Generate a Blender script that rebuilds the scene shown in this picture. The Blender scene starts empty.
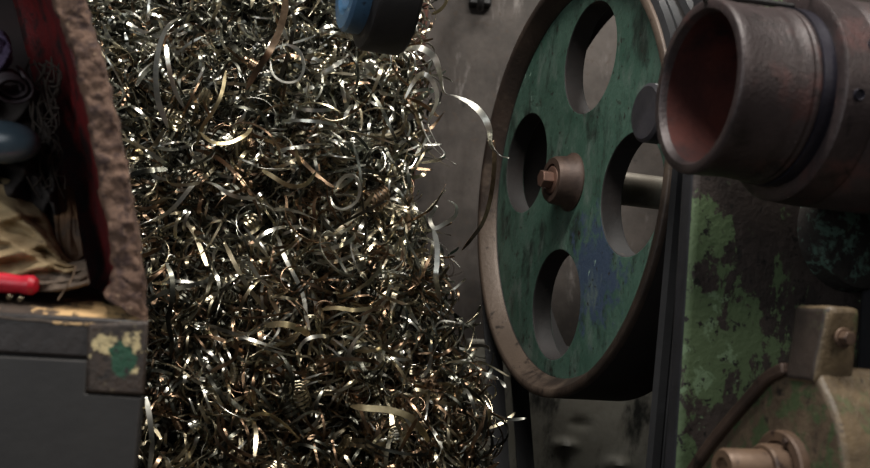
import bpy, bmesh, math, random
import numpy as np
from mathutils import Vector, Matrix, noise

random.seed(7)
rng = np.random.default_rng(7)
S = bpy.context.scene
COL = S.collection
PI = math.pi

# ------------------------------------------------------------------ camera
F = 1000.0                       # focal length for an 870 px wide frame
CAM = Vector((0.0, 0.0, 0.75))
PITCH, ROLL = math.radians(3.8), math.radians(4.5)
fw = Vector((0, math.cos(PITCH), math.sin(PITCH)))
rt0 = Vector((1, 0, 0)); up0 = rt0.cross(fw)
RT = rt0 * math.cos(ROLL) + up0 * math.sin(ROLL)
UP = up0 * math.cos(ROLL) - rt0 * math.sin(ROLL)
cd = bpy.data.cameras.new('camera'); cam = bpy.data.objects.new('camera', cd); COL.objects.link(cam)
m3 = Matrix((RT, UP, -fw)).transposed()
cam.matrix_world = Matrix.Translation(CAM) @ m3.to_4x4()
cd.sensor_width = 36.0; cd.sensor_fit = 'HORIZONTAL'; cd.lens = 36.0 * F / 870.0
cd.clip_start = 0.02; cd.clip_end = 50
cd.dof.use_dof = True; cd.dof.focus_distance = 1.42; cd.dof.aperture_fstop = 5.6
S.camera = cam


def at(px, py, Y):
    """the point of the place seen at (px, py) on the plane Y metres in front"""
    d = fw * F + RT * (px - 435) + UP * (234 - py)
    return CAM + d * (Y / d.y)


# ------------------------------------------------------------------ materials
def srgb(r, g, b):
    f = lambda c: (c / 255 / 12.92) if c / 255 <= 0.04045 else ((c / 255 + 0.055) / 1.055) ** 2.4
    return (f(r), f(g), f(b), 1)


class NT:
    def __init__(s, name):
        s.m = bpy.data.materials.new(name); s.m.use_nodes = True
        s.t = s.m.node_tree; s.b = s.t.nodes['Principled BSDF']
        s.co = s.t.nodes.new('ShaderNodeTexCoord').outputs['Object']

    def n(s, typ, **kw):
        nd = s.t.nodes.new(typ)
        for k, v in kw.items(): setattr(nd, k, v)
        return nd

    def link(s, a, b): s.t.links.new(a, b)

    def mapped(s, scale=(1, 1, 1), loc=(0, 0, 0)):
        mp = s.n('ShaderNodeMapping'); mp.inputs['Scale'].default_value = scale; mp.inputs['Location'].default_value = loc
        s.link(s.co, mp.inputs['Vector']); return mp.outputs[0]

    def noise(s, scale, detail=6, rough=0.6, dist=0.0, stretch=(1, 1, 1), loc=(0, 0, 0)):
        nd = s.n('ShaderNodeTexNoise'); nd.inputs['Scale'].default_value = scale
        nd.inputs['Detail'].default_value = detail; nd.inputs['Roughness'].default_value = rough
        nd.inputs['Distortion'].default_value = dist
        s.link(s.mapped(stretch, loc), nd.inputs['Vector']); return nd.outputs['Fac']

    def step(s, val, lo, hi):
        r = s.n('ShaderNodeMapRange'); r.interpolation_type = 'SMOOTHSTEP'
        s.link(val, r.inputs['Value']); r.inputs['From Min'].default_value = lo; r.inputs['From Max'].default_value = hi
        return r.outputs[0]

    def math(s, op, a, b):
        nd = s.n('ShaderNodeMath', operation=op)
        for i, v in enumerate((a, b)):
            if isinstance(v, (int, float)): nd.inputs[i].default_value = v
            else: s.link(v, nd.inputs[i])
        return nd.outputs[0]

    def mix(s, fac, a, b):
        nd = s.n('ShaderNodeMix', data_type='RGBA')
        for sock, v in ((nd.inputs[0], fac), (nd.inputs[6], a), (nd.inputs[7], b)):
            if isinstance(v, (tuple, list, int, float)): sock.default_value = v
            else: s.link(v, sock)
        return nd.outputs[2]

    def spot(s, c, r, soft=1.0):
        """1 at a point of the thing, falling to 0 at distance r: where paint chipped, was daubed, or light is painted in"""
        nd = s.n('ShaderNodeVectorMath', operation='DISTANCE'); s.link(s.co, nd.inputs[0]); nd.inputs[1].default_value = c
        mr = s.n('ShaderNodeMapRange'); s.link(nd.outputs['Value'], mr.inputs['Value'])
        mr.inputs['From Min'].default_value = 0; mr.inputs['From Max'].default_value = r
        mr.inputs['To Min'].default_value = soft; mr.inputs['To Max'].default_value = 0
        return mr.outputs[0]

    def finish(s, col, rough, metal=0.0, bump=0.15, bscale=120, dist=0.002):
        s.link(col, s.b.inputs['Base Color'])
        s.b.inputs['Roughness'].default_value = rough; s.b.inputs['Metallic'].default_value = metal
        if bump:
            nz = s.noise(bscale, 5, 0.6, loc=(3.1, 1.7, 5.2))
            bp = s.n('ShaderNodeBump'); bp.inputs['Strength'].default_value = bump; bp.inputs['Distance'].default_value = dist
            s.link(nz, bp.inputs['Height']); s.link(bp.outputs[0], s.b.inputs['Normal'])
        return s.m


def grimy(name, c0, c1, layers=(), rough=0.6, metal=0.0, bump=0.3, bscale=90, sc=14):
    """base c0..c1 mottled by noise; layers: (colour, noise scale, lo, hi[, stretch[, spots]])"""
    s = NT(name)
    col = s.mix(s.step(s.noise(sc, 7, 0.65), 0.32, 0.68), c0, c1)
    for i, L in enumerate(layers):
        c, scale, lo, hi = L[:4]
        stretch = L[4] if len(L) > 4 and L[4] else (1, 1, 1)
        v = s.noise(scale, 8, 0.68, 0.3, stretch, (1.3 * i + 0.7, 2.1 * i, 0.4 * i))
        if len(L) > 5:
            for (p, r, w) in L[5]: v = s.math('ADD', v, s.spot(p, r, w))
        col = s.mix(s.step(v, lo, hi), col, c)
    return s.finish(col, rough, metal, bump, bscale)


def metal(name, a, b, rough, sc=40):
    s = NT(name)
    col = s.mix(s.step(s.noise(sc, 4, 0.6), 0.35, 0.65), a, b)
    s.b.inputs['Roughness'].default_value = rough; s.b.inputs['Metallic'].default_value = 1.0
    s.link(col, s.b.inputs['Base Color'])
    return s.m


M = {}
M['silver'] = metal('steel_bright', srgb(226, 225, 214), srgb(176, 175, 164), 0.28)
M['silver_soft'] = metal('steel_satin', srgb(236, 234, 224), srgb(196, 195, 184), 0.35)
M['straw_soft'] = metal('steel_satin_straw', srgb(216, 202, 164), srgb(170, 156, 120), 0.36)
M['straw'] = metal('steel_straw', srgb(206, 196, 170), srgb(158, 148, 122), 0.30)
M['brown'] = metal('steel_brown', srgb(164, 138, 112), srgb(116, 96, 78), 0.30)
M['dark'] = metal('steel_dark', srgb(112, 112, 102), srgb(70, 70, 63), 0.30)
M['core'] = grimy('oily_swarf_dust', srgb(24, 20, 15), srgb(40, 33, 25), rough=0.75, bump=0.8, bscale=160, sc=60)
TINTS = ['silver', 'straw', 'brown', 'dark']

M['wall'] = grimy('grimy_wall', srgb(50, 45, 41), srgb(78, 71, 66),
                  [(srgb(48, 40, 34), 3, 0.5, 0.66, (1.6, 1, 0.5)), (srgb(112, 106, 102), 14, 0.58, 0.74, (1.5, 1, 0.45)), (srgb(66, 56, 48), 60, 0.56, 0.66),
                   (srgb(30, 27, 25), 26, 0.62, 0.72)], rough=0.8, bump=0.35, bscale=60, sc=8)
M['post'] = grimy('rusty_post', srgb(92, 52, 36), srgb(66, 38, 28), [(srgb(44, 34, 30), 20, 0.52, 0.62)], rough=0.8)
M['concrete'] = grimy('oily_concrete', srgb(60, 55, 50), srgb(80, 74, 68), [(srgb(30, 27, 24), 6, 0.5, 0.65)], rough=0.8)
M['sheet'] = grimy('dirty_sheet_metal', srgb(138, 134, 122), srgb(160, 156, 144), [(srgb(40, 40, 36), 7, 0.5, 0.66, (1.5, 1, .6))], rough=0.6, bump=0.25)

M['wheel_green'] = grimy('wheel_green_paint', srgb(52, 80, 68), srgb(72, 98, 86),
                         [(srgb(34, 46, 40), 14, 0.50, 0.66, (1, 1.4, .7)),
                          (srgb(38, 30, 26), 60, 0.60, 0.68),
                          (srgb(58, 72, 92), 60, 0.74, 0.90, None, [((0.0, -0.10, -0.14), 0.17, 0.56)]),
                          (srgb(150, 178, 162), 42, 0.685, 0.705, (1, 1.8, .7), [((-.012, .19, .17), .12, .07), ((-.012, .0, -.2), .14, .06)]),
                          (srgb(96, 110, 102), 18, 0.50, 0.74, (1, 1.5, .7)), (srgb(36, 34, 30), 110, 0.60, 0.66)], rough=0.5, bump=0.5, bscale=110)
M['wheel_rim'] = grimy('worn_iron_painted_lit', srgb(64, 52, 45), srgb(46, 38, 34), [(srgb(100, 86, 75), 18, 0.56, 0.80, (.6, 1, 1), [((-.03, .21, -.20), .36, .52), ((-.05, -.28, .16), .30, .40)]), (srgb(40, 33, 29), 50, 0.58, 0.68), (srgb(136, 120, 102), 90, 0.68, 0.73)], rough=0.5, metal=0.2, bump=.4, bscale=140)  # beige patches put the rim's lit areas into its colour, besides wear
M['rim_inside'] = grimy('rim_grime_hole_shade', srgb(30, 24, 22), srgb(22, 20, 19), [(srgb(84, 70, 56), 20, 0.62, 0.75)], rough=0.7)  # dark colour also paints the shade on the disc's hole walls
M['belt'] = grimy('drive_belt_rubber', srgb(24, 24, 26), srgb(36, 36, 38), rough=0.65, bump=0.3)
M['hub'] = grimy('rusty_hub', srgb(84, 67, 58), srgb(58, 46, 41), [(srgb(38, 30, 28), 30, 0.55, 0.68)], rough=0.55, metal=0.4)
M['bolt'] = grimy('worn_bolt', srgb(126, 98, 86), srgb(90, 68, 60), rough=0.45, metal=0.6)
M['shaft'] = grimy('turned_steel', srgb(176, 170, 156), srgb(128, 120, 108), rough=0.38, metal=0.5, bump=0.1)
M['cap'] = grimy('dark_cap', srgb(32, 31, 35), srgb(46, 44, 50), rough=0.5)

M['tube'] = grimy('brown_iron', srgb(64, 54, 54), srgb(46, 38, 38),
                  [(srgb(78, 54, 52), 16, 0.52, 0.68), (srgb(34, 28, 28), 26, 0.54, 0.68), (srgb(90, 78, 76), 90, 0.62, 0.72), (srgb(170, 156, 146), 170, 0.76, 0.80)],
                  rough=0.45, metal=0.3, bump=0.4, bscale=220)
M['bore'] = grimy('rust_red_bore', srgb(82, 40, 34), srgb(58, 30, 28), [(srgb(34, 24, 26), 12, 0.5, 0.68)], rough=0.6, metal=0.2)
M['groove'] = grimy('oily_groove', srgb(30, 28, 36), srgb(42, 40, 50), rough=0.4, metal=0.3)

M['column'] = grimy('peeling_green_column', srgb(40, 34, 32), srgb(66, 57, 53),
                    [(srgb(86, 104, 72), 26, 0.60, 0.635, (1, 1, .7),
                      [((0.0, 0, 0.73), 0.11, 0.27), ((0.0, 0, 0.55), 0.09, 0.27), ((0.09, 0, 0.735), 0.10, 0.16), ((0.0, 0, 0.86), 0.06, 0.3), ((0.0, 0, 0.64), 0.05, 0.16)]),
                     (srgb(112, 134, 102), 44, 0.66, 0.72, None, [((0.0, 0.0, 0.72), 0.12, 0.2)]),
                     (srgb(30, 27, 26), 70, 0.57, 0.63), (srgb(92, 82, 74), 130, 0.66, 0.70)], rough=0.65, bump=0.8, bscale=110)
M['column_side'] = grimy('black_column_side', srgb(24, 24, 27), srgb(36, 36, 40), rough=0.6)
M['boss'] = grimy('worn_green_boss', srgb(50, 46, 42), srgb(36, 33, 32),
                  [(srgb(84, 110, 98), 40, 0.50, 0.60), (srgb(68, 70, 46), 24, 0.60, 0.70), (srgb(26, 24, 22), 80, .58, .64)], rough=0.65, bump=0.7, bscale=130)
M['bracket'] = grimy('bracket_paint', srgb(70, 58, 46), srgb(92, 78, 62),
                     [(srgb(60, 72, 46), 34, 0.47, 0.56), (srgb(40, 34, 29), 50, 0.56, 0.66), (srgb(84, 92, 64), 90, 0.62, 0.68)], rough=0.55, bump=0.7, bscale=140, sc=40)
M['bracket_dark'] = grimy('bracket_dark_iron', srgb(60, 50, 44), srgb(46, 39, 35), [(srgb(74, 78, 54), 24, 0.6, 0.7), (srgb(120, 100, 84), 60, 0.68, 0.73)], rough=0.55, bump=0.5)
M['bracket_edge'] = grimy('bracket_brown', srgb(104, 88, 66), srgb(78, 66, 50),
                          [(srgb(80, 82, 56), 36, 0.54, 0.64), (srgb(56, 45, 38), 54, 0.57, 0.66), (srgb(168, 158, 100), 44, 0.70, 0.74, (1, 1, .4))], rough=0.5, bump=0.7, bscale=140, sc=40)
M['stub'] = grimy('brown_stub', srgb(106, 85, 68), srgb(80, 63, 53), [(srgb(58, 44, 38), 60, 0.55, 0.66)], rough=0.5, metal=0.3)

M['rust_rim'] = grimy('flaking_rust', srgb(80, 57, 44), srgb(108, 82, 66),
                      [(srgb(56, 36, 30), 70, 0.48, 0.60), (srgb(140, 114, 92), 110, 0.60, 0.68), (srgb(48, 28, 24), 160, 0.57, 0.64)], rough=0.8, bump=1.0, bscale=150, sc=40)
M['red'] = grimy('red_paint', srgb(104, 16, 18), srgb(76, 12, 14), [(srgb(34, 14, 14), 26, 0.46, 0.62), (srgb(30, 16, 16), 90, 0.58, 0.66)], rough=0.55, bump=0.6, bscale=160)
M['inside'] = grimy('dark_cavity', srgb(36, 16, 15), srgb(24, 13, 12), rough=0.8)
pp = at(62, 303, .9)
base = at(60, 468, .85); base.z = 0
def lc(px, py, Y): return tuple(at(px, py, Y) - base)
M['sill'] = grimy('oily_sill', srgb(74, 60, 48), srgb(48, 40, 34),
                  [(srgb(196, 160, 112), 90, 0.62, 0.70, None, [(lc(112, 304, .87), .055, .34), (lc(70, 302, .87), .05, .18), (lc(105, 290, .92), .06, .24)]),
                   (srgb(30, 24, 22), 80, 0.58, 0.66)], rough=0.6, bump=0.9, bscale=140)
M['fascia'] = grimy('dark_fascia', srgb(28, 21, 18), srgb(38, 29, 25), [(srgb(62, 48, 40), 60, 0.62, 0.74)], rough=0.5, bump=0.4)
M['corner'] = grimy('chipped_corner', srgb(42, 33, 27), srgb(60, 46, 36),
                    [(srgb(192, 174, 130), 80, 0.66, 0.73, None, [(lc(124, 354, .842), .036, .27), (lc(101, 340, .842), .02, .20), (lc(134, 336, .842), .012, .2)]),
                     (srgb(30, 72, 50), 70, 0.76, 0.82, None, [(lc(119, 353, .842), .020, .50), (lc(124, 368, .842), .016, .44)]),
                     (srgb(34, 27, 22), 130, .54, .62)], rough=0.55, bump=0.7, bscale=160)
M['panel'] = grimy('grey_panel', srgb(34, 31, 30), srgb(41, 38, 36), rough=0.6, bump=0.15)
M['edge'] = grimy('panel_edge_highlight', srgb(128, 104, 84), srgb(90, 74, 60), rough=0.6)  # tan top edge: the edge highlight painted as colour
M['soot'] = grimy('sooty_cloth', srgb(46, 38, 34), srgb(30, 25, 23), rough=0.9, bump=.5, bscale=300)
M['khaki'] = grimy('khaki_cloth', srgb(164, 142, 106), srgb(132, 112, 82), [(srgb(84, 68, 50), 30, 0.6, 0.74)], rough=0.9, bump=0.5, bscale=400)
M['greycloth'] = grimy('oily_grey_cloth', srgb(124, 108, 92), srgb(88, 74, 62), [(srgb(40, 32, 28), 18, 0.52, 0.66)], rough=0.85, bump=0.5, bscale=300)
M['purple'] = grimy('purple_cloth', srgb(84, 68, 98), srgb(58, 48, 70), rough=0.8, bump=0.4, bscale=200)
M['ring'] = grimy('grey_roll', srgb(86, 74, 78), srgb(56, 48, 52), rough=0.7)
M['bulb'] = grimy('slate_plastic', srgb(72, 88, 98), srgb(58, 72, 82), rough=0.28, bump=0.05)
M['redplastic'] = grimy('red_handle', srgb(196, 28, 48), srgb(160, 20, 38), rough=0.4, bump=0.1)
M['leather'] = grimy('brown_leather', srgb(104, 76, 50), srgb(80, 58, 40), [(srgb(46, 34, 26), 22, 0.55, 0.68)], rough=0.7)
M['cord'] = grimy('frayed_cord', srgb(62, 52, 44), srgb(40, 34, 30), rough=0.9)
M['wire'] = metal('thin_wire', srgb(150, 130, 110), srgb(100, 86, 74), 0.4)

M['blue'] = grimy('blue_paint', srgb(48, 84, 116), srgb(72, 108, 136), [(srgb(30, 46, 64), 70, 0.58, 0.68), (srgb(20, 22, 28), 60, 0.66, 0.70)], rough=0.45, bump=0.3)
M['black'] = grimy('black_iron', srgb(22, 21, 22), srgb(32, 30, 30), rough=0.55, bump=0.3)
M['ceiling'] = grimy('sooty_ceiling', srgb(60, 56, 52), srgb(76, 72, 66), rough=0.9)
M['lamp_case'] = grimy('lamp_case', srgb(170, 170, 165), srgb(150, 150, 146), rough=0.6)


# ------------------------------------------------------------------ mesh helpers
def finish(bm, name, mat, parent=None, sharp=35, bevel=0.0, loc=None, rotz=None, recalc=True):
    if recalc: bmesh.ops.recalc_face_normals(bm, faces=bm.faces[:])
    th = math.radians(sharp)
    for f in bm.faces: f.smooth = True
    for e in bm.edges:
        if len(e.link_faces) == 2 and e.calc_face_angle(0) > th: e.smooth = False
    me = bpy.data.meshes.new(name); bm.to_mesh(me); bm.free()
    for mt in (mat if isinstance(mat, (list, tuple)) else [mat]): me.materials.append(M[mt])
    o = bpy.data.objects.new(name, me); COL.objects.link(o)
    if parent: o.parent = parent
    if loc is not None: o.location = loc
    if rotz is not None: o.rotation_euler = (0, 0, rotz)
    if bevel:
        b = o.modifiers.new('bevel', 'BEVEL'); b.width = bevel; b.segments = 3; b.limit_method = 'ANGLE'
        b.angle_limit = math.radians(40); b.harden_normals = False
    return o


def tag(o, label, cat, group=None, kind=None):
    if label: o['label'] = label
    if cat: o['category'] = cat
    if group: o['group'] = group
    if kind: o['kind'] = kind
    return o


def thing(name, label, cat, loc=(0, 0, 0), rotz=0.0, group=None):
    o = bpy.data.objects.new(name, None); COL.objects.link(o)
    o.empty_display_size = 0.05
    o.location = loc; o.rotation_euler = (0, 0, rotz)
    return tag(o, label, cat, group)


def lathe(bm, prof, n=72, off=(0, 0, 0), closed=False, axis='X'):
    """revolve (t, r) about the local X axis"""
    rings = []
    for t, r in prof:
        if r < 1e-6:
            rings.append([bm.verts.new((off[0] + t, off[1], off[2]))])
        else:
            ring = []
            for k in range(n):
                a = 2 * PI * k / n
                ring.append(bm.verts.new((off[0] + t, off[1] + r * math.cos(a), off[2] + r * math.sin(a))))
            rings.append(ring)
    pairs = list(zip(rings, rings[1:])) + ([(rings[-1], rings[0])] if closed else [])
    for A, B in pairs:
        for k in range(n):
            k2 = (k + 1) % n
            if len(A) == 1 and len(B) == 1: continue
            if len(A) == 1: bm.faces.new((A[0], B[k], B[k2]))
            elif len(B) == 1: bm.faces.new((A[k], A[k2], B[0]))
            else: bm.faces.new((A[k], A[k2], B[k2], B[k]))
    return bm


def prism(bm, poly, ext):
    """closed polygon of 3-D points, pushed along ext"""
    a = [bm.verts.new(p) for p in poly]; b = [bm.verts.new(Vector(p) + Vector(ext)) for p in poly]
    bm.faces.new(a); bm.faces.new(b[::-1])
    n = len(a)
    for k in range(n): bm.faces.new((a[k], b[k], b[(k + 1) % n], a[(k + 1) % n]))
    return bm


def box(bm, x0, x1, y0, y1, z0, z1):
    return prism(bm, [(x0, y0, z0), (x1, y0, z0), (x1, y1, z0), (x0, y1, z0)], (0, 0, z1 - z0))


def rough_up(bm, amp, scale, cuts=0):
    for v in bm.verts:
        v.co += noise.noise_vector(v.co * scale) * amp + noise.noise_vector(v.co * scale * 2.7) * amp * 0.5


def tube(bm, pts, r, n=8):
    rings = []
    pts = [Vector(p) for p in pts]
    up = Vector((0.3, 0.5, 0.81)).normalized()
    for i, p in enumerate(pts):
        t = (pts[min(i + 1, len(pts) - 1)] - pts[max(i - 1, 0)]).normalized()
        u = t.cross(up).normalized(); w = t.cross(u)
        rr = r(i / (len(pts) - 1)) if callable(r) else r
        rings.append([bm.verts.new(p + (u * math.cos(2 * PI * k / n) + w * math.sin(2 * PI * k / n)) * rr) for k in range(n)])
    for A, B in zip(rings, rings[1:]):
        for k in range(n): bm.faces.new((A[k], A[(k + 1) % n], B[(k + 1) % n], B[k]))
    bm.faces.new(rings[0]); bm.faces.new(rings[-1][::-1])
    return bm


def spline(pts, n):
    """Catmull-Rom through pts, n samples"""
    P = [Vector(p) for p in pts]; P = [2 * P[0] - P[1]] + P + [2 * P[-1] - P[-2]]
    out = []; segs = len(P) - 3
    for i in range(n):
        u = i / (n - 1) * segs; k = min(int(u), segs - 1); t = u - k
        a, b, c, d = P[k:k + 4]
        out.append(0.5 * ((2 * b) + (c - a) * t + (2 * a - 5 * b + 4 * c - d) * t * t + (3 * b - a - 3 * c + d) * t ** 3))
    return out


def grid(bm, f, nu, nv):
    V = [[bm.verts.new(f(i / nu, j / nv)) for j in range(nv + 1)] for i in range(nu + 1)]
    for i in range(nu):
        for j in range(nv): bm.faces.new((V[i][j], V[i + 1][j], V[i + 1][j + 1], V[i][j + 1]))
    return V


def thicken(o, t, off=-1):
    md = o.modifiers.new('thickness', 'SOLIDIFY'); md.thickness = t; md.offset = off
    return o


# ------------------------------------------------------------------ the setting
bm = bmesh.new(); box(bm, -2.2, 2.4, -1.2, 2.3, -0.08, 0.0); tag(finish(bm, 'floor', 'concrete'), None, None, kind='structure')
bm = bmesh.new(); box(bm, -2.2, 2.4, 2.2, 2.32, 0.0, 2.7); tag(finish(bm, 'wall_back', 'wall'), None, None, kind='structure')
bm = bmesh.new(); box(bm, -2.2, 2.4, -1.2, 2.32, 2.7, 2.78); tag(finish(bm, 'ceiling', 'ceiling'), None, None, kind='structure')

ANG = math.atan2(.309, .951)     # machines stand turned 18 degrees
EX = Vector((math.cos(ANG), math.sin(ANG), 0)); EY = Vector((-math.sin(ANG), math.cos(ANG), 0))

# rust-red post; added dark shape for a shadow smudge on the wall
bm = bmesh.new()
a = at(404, 120, 1.95); b = at(419, 120, 1.95)
box(bm, a.x, b.x, 1.95, 2.0, 0.0, 2.7)
tag(finish(bm, 'steel_post', 'post', bevel=.003), 'narrow rust-red upright post behind the edge of the swarf heap', 'post')
w = at(480, 4, 2.17)
t = thing('shadow_mark', 'small added dark shape standing for a shadow smudge high on the grimy wall between pulley and flywheel', 'shadow mark', w)
bm = bmesh.new(); box(bm, -.025, .025, .0, .03, .0, .05); finish(bm, 'mark_plate', 'black', t, bevel=.004)
bm = bmesh.new(); tube(bm, spline([(0, 0.0, .03), (0, -.03, .02), (0, -.045, .0), (0, -.03, -.016), (0, -.01, -.012)], 16), .008); finish(bm, 'mark_arm', 'black', t)

# dented sheet metal guard under the wheel
bm = bmesh.new()
g0, g1 = at(470, 300, 2.02), at(720, 300, 2.02)
dents = [(at(566, 446, 2.02), .035, .010), (at(618, 465, 2.02), .035, .010), (at(580, 425, 2.02), .03, -.006)]
def guard(u, v):
    x = g0.x + (g1.x - g0.x) * u; z = 0.0 + v * 0.68
    y = 2.02 + .006 * noise.noise(Vector((x * 6, z * 6, 1)))
    for c, r, h in dents:
        dx, dz = x - c.x, z - c.z
        q = math.hypot(dx, dz * 1.8) / r
        if q < 1: y -= h * (1 - q) ** 1.2 * (1.4 if dz > 0 else 0.8)
    return (x, y, z)
grid(bm, guard, 70, 90)
o = finish(bm, 'sheet_guard', 'sheet', sharp=60); thicken(o, .002, 0)
tag(o, 'dented grey sheet metal guard standing behind the bottom of the green flywheel', 'metal guard')

# ------------------------------------------------------------------ green flywheel
WC = at(578, 183, 1.55)
wheel = thing('flywheel', 'large worn green iron flywheel with four round holes and rusty hub', 'flywheel', WC, ANG)
R = .333
bm = bmesh.new()
lathe(bm, [(-.038, .319), (-.040, .321), (-.040, .331), (-.038, R), (-.031, R), (.075, R), (.08, R - .004), (.08, .308), (.02, .302), (-.014, .303), (-.02, .306)], 128, closed=True)
for f in bm.faces:
    c = f.calc_center_median(); r = math.hypot(c.y, c.z)
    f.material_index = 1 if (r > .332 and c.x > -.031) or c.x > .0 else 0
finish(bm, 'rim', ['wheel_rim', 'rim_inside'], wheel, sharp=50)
# disc with four holes
bm = bmesh.new()
def ring_edges(cy, cz, r, n):
    vs = [bm.verts.new((-.012, cy + r * math.cos(2 * PI * k / n), cz + r * math.sin(2 * PI * k / n))) for k in range(n)]
    return [bm.edges.new((vs[k], vs[(k + 1) % n])) for k in range(n)]
E = ring_edges(0, 0, .305, 128)
for q in (80, 165, 262, 350):
    an = math.radians(q)             # measured towards the near side from there up
    E += ring_edges(-.193 * math.cos(an), .193 * math.sin(an), .086, 56)
E += ring_edges(0, 0, .03, 40)
bmesh.ops.triangle_fill(bm, use_beauty=True, use_dissolve=False, edges=E)
r = bmesh.ops.extrude_face_region(bm, geom=bm.faces[:])
bmesh.ops.translate(bm, verts=[v for v in r['geom'] if isinstance(v, bmesh.types.BMVert)], vec=(.034, 0, 0))
bmesh.ops.recalc_face_normals(bm, faces=bm.faces[:])
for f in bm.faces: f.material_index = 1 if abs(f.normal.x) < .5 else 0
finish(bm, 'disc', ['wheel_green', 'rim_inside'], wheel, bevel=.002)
bm = bmesh.new()
lathe(bm, [(.02, .02), (.02, .046), (-.014, .046), (-.02, .040), (-.042, .037), (-.047, .034), (-.047, .025), (-.041, .024), (-.041, .0)], 48)
finish(bm, 'hub', 'hub', wheel, sharp=40)
bm = bmesh.new()
lathe(bm, [(-.039, .022), (-.046, .022), (-.047, .019), (-.047, .012)], 32)
hexp = [(-.044, .014 * math.cos(PI / 3 * k + .3), .014 * math.sin(PI / 3 * k + .3)) for k in range(6)]
prism(bm, hexp, (-.02, 0, 0))
finish(bm, 'hub_bolt', 'bolt', wheel, bevel=.0012)
bm = bmesh.new(); lathe(bm, [(-.01, 0), (-.01, .0265), (.34, .0265), (.34, 0)], 48)
finish(bm, 'shaft', 'shaft', wheel)

# two belts round the rim and down to the motor pulley
def hull(P):
    P = sorted(P); out = []
    for seq in (P, P[::-1]):
        h = []
        for p in seq:
            while len(h) > 1 and (h[-1][0] - h[-2][0]) * (p[1] - h[-2][1]) - (h[-1][1] - h[-2][1]) * (p[0] - h[-2][0]) <= 0: h.pop()
            h.append(p)
        out += h[:-1]
    return out
MP = (-.11, -.69, .19)            # motor pulley (depth, height, radius) in the wheel's frame
def loop(grow):
    P = []
    for cy, cz, r in ((0, 0, R + grow), (MP[0], MP[1], MP[2] + grow)):
        P += [(cy + r * math.cos(2 * PI * k / 160), cz + r * math.sin(2 * PI * k / 160)) for k in range(160)]
    return hull(P)
for t0, lab in ((-.036, 'black drive belt on the flywheel rim, the one nearer the painted face'),
                (.010, 'black drive belt on the flywheel rim, the one farther from the painted face')):
    bm = bmesh.new()
    A = loop(.0006); B = [(y, z) for y, z in loop(.0096)]
    # match point counts by angle along the loop
    n = 260
    def resample(L):
        Ls = [Vector((p[0], p[1], 0)) for p in L]; d = [0]
        for i in range(len(Ls)): d.append(d[-1] + (Ls[(i + 1) % len(Ls)] - Ls[i]).length)
        s0 = max(range(len(Ls)), key=lambda i: Ls[i].y); out = []
        for k in range(n):
            s = (d[s0] + d[-1] * k / n) % d[-1]
            i = max(j for j in range(len(Ls)) if d[j] <= s)
            out.append(Ls[i].lerp(Ls[(i + 1) % len(Ls)], (s - d[i]) / max(1e-9, d[i + 1] - d[i])))
        return out
    A, B = resample(A), resample(B)
    w = .032
    V = [[bm.verts.new((x, p.x, p.y)) for x, p in ((t0, a), (t0 + w, a), (t0 + w - .003, b), (t0 + w * .56, b), (t0 + w * .5, (a + b) / 2), (t0 + w * .44, b), (t0 + .003, b))] for a, b in zip(A, B)]
    for k in range(n):
        P, Q = V[k], V[(k + 1) % n]
        for j in range(7): bm.faces.new((P[j], Q[j], Q[(j + 1) % 7], P[(j + 1) % 7]))
    o = finish(bm, 'drive_belt', 'belt', sharp=30, loc=WC, rotz=ANG)
    tag(o, lab, 'belt', 'drive belts on the flywheel')
mp = thing('motor_pulley', 'dark motor pulley low behind the belts under the green flywheel', 'pulley', WC + EY * MP[0] + Vector((0, 0, MP[1])), ANG)
bm = bmesh.new(); lathe(bm, [(-.05, .05), (-.05, MP[2]), (.06, MP[2]), (.06, .05)], 72, closed=True); finish(bm, 'pulley_wheel', 'black', mp)
bm = bmesh.new(); lathe(bm, [(-.06, 0), (-.06, .05), (.34, .05), (.34, 0)], 36); finish(bm, 'motor_shaft', 'hub', mp)

# ------------------------------------------------------------------ green machine column with its tube
colroot = thing('machine_column', 'tall machine column with peeling green paint and round boss behind the iron tube', 'machine', Vector((WC.x, WC.y, 0)), ANG)
PE = -.081                         # where its front plate begins
DF = -.455                         # its front face, depth in the column's frame
bm = bmesh.new()
box(bm, 0, 1.1, 0, .03, 0, 1.7)
for f in bm.faces: f.material_index = 1 if f.calc_center_median().x < .01 else 0  # left side face black: its shade painted as colour
ob = finish(bm, 'front_plate', ['column', 'column_side'], colroot, bevel=.008)
ob.location = (PE, DF, 0)
bm = bmesh.new(); box(bm, .34, 1.1, DF + .03, .25, 0, 1.7); finish(bm, 'body', 'column_side', colroot, bevel=.01)
bx = at(812, 232, 1.22) - Vector((WC.x, WC.y, 0)); bxl = bx.dot(EX)
bm = bmesh.new()
lathe(bm, [(-.030, 0), (-.030, .062), (-.026, .068), (-.012, .070), (.004, .074), (.004, 0)], 72)
bm.transform(Matrix.Rotation(PI / 2, 4, 'Z'))
finish(bm, 'boss', 'boss', colroot, loc=(bxl, DF, bx.z))

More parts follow.
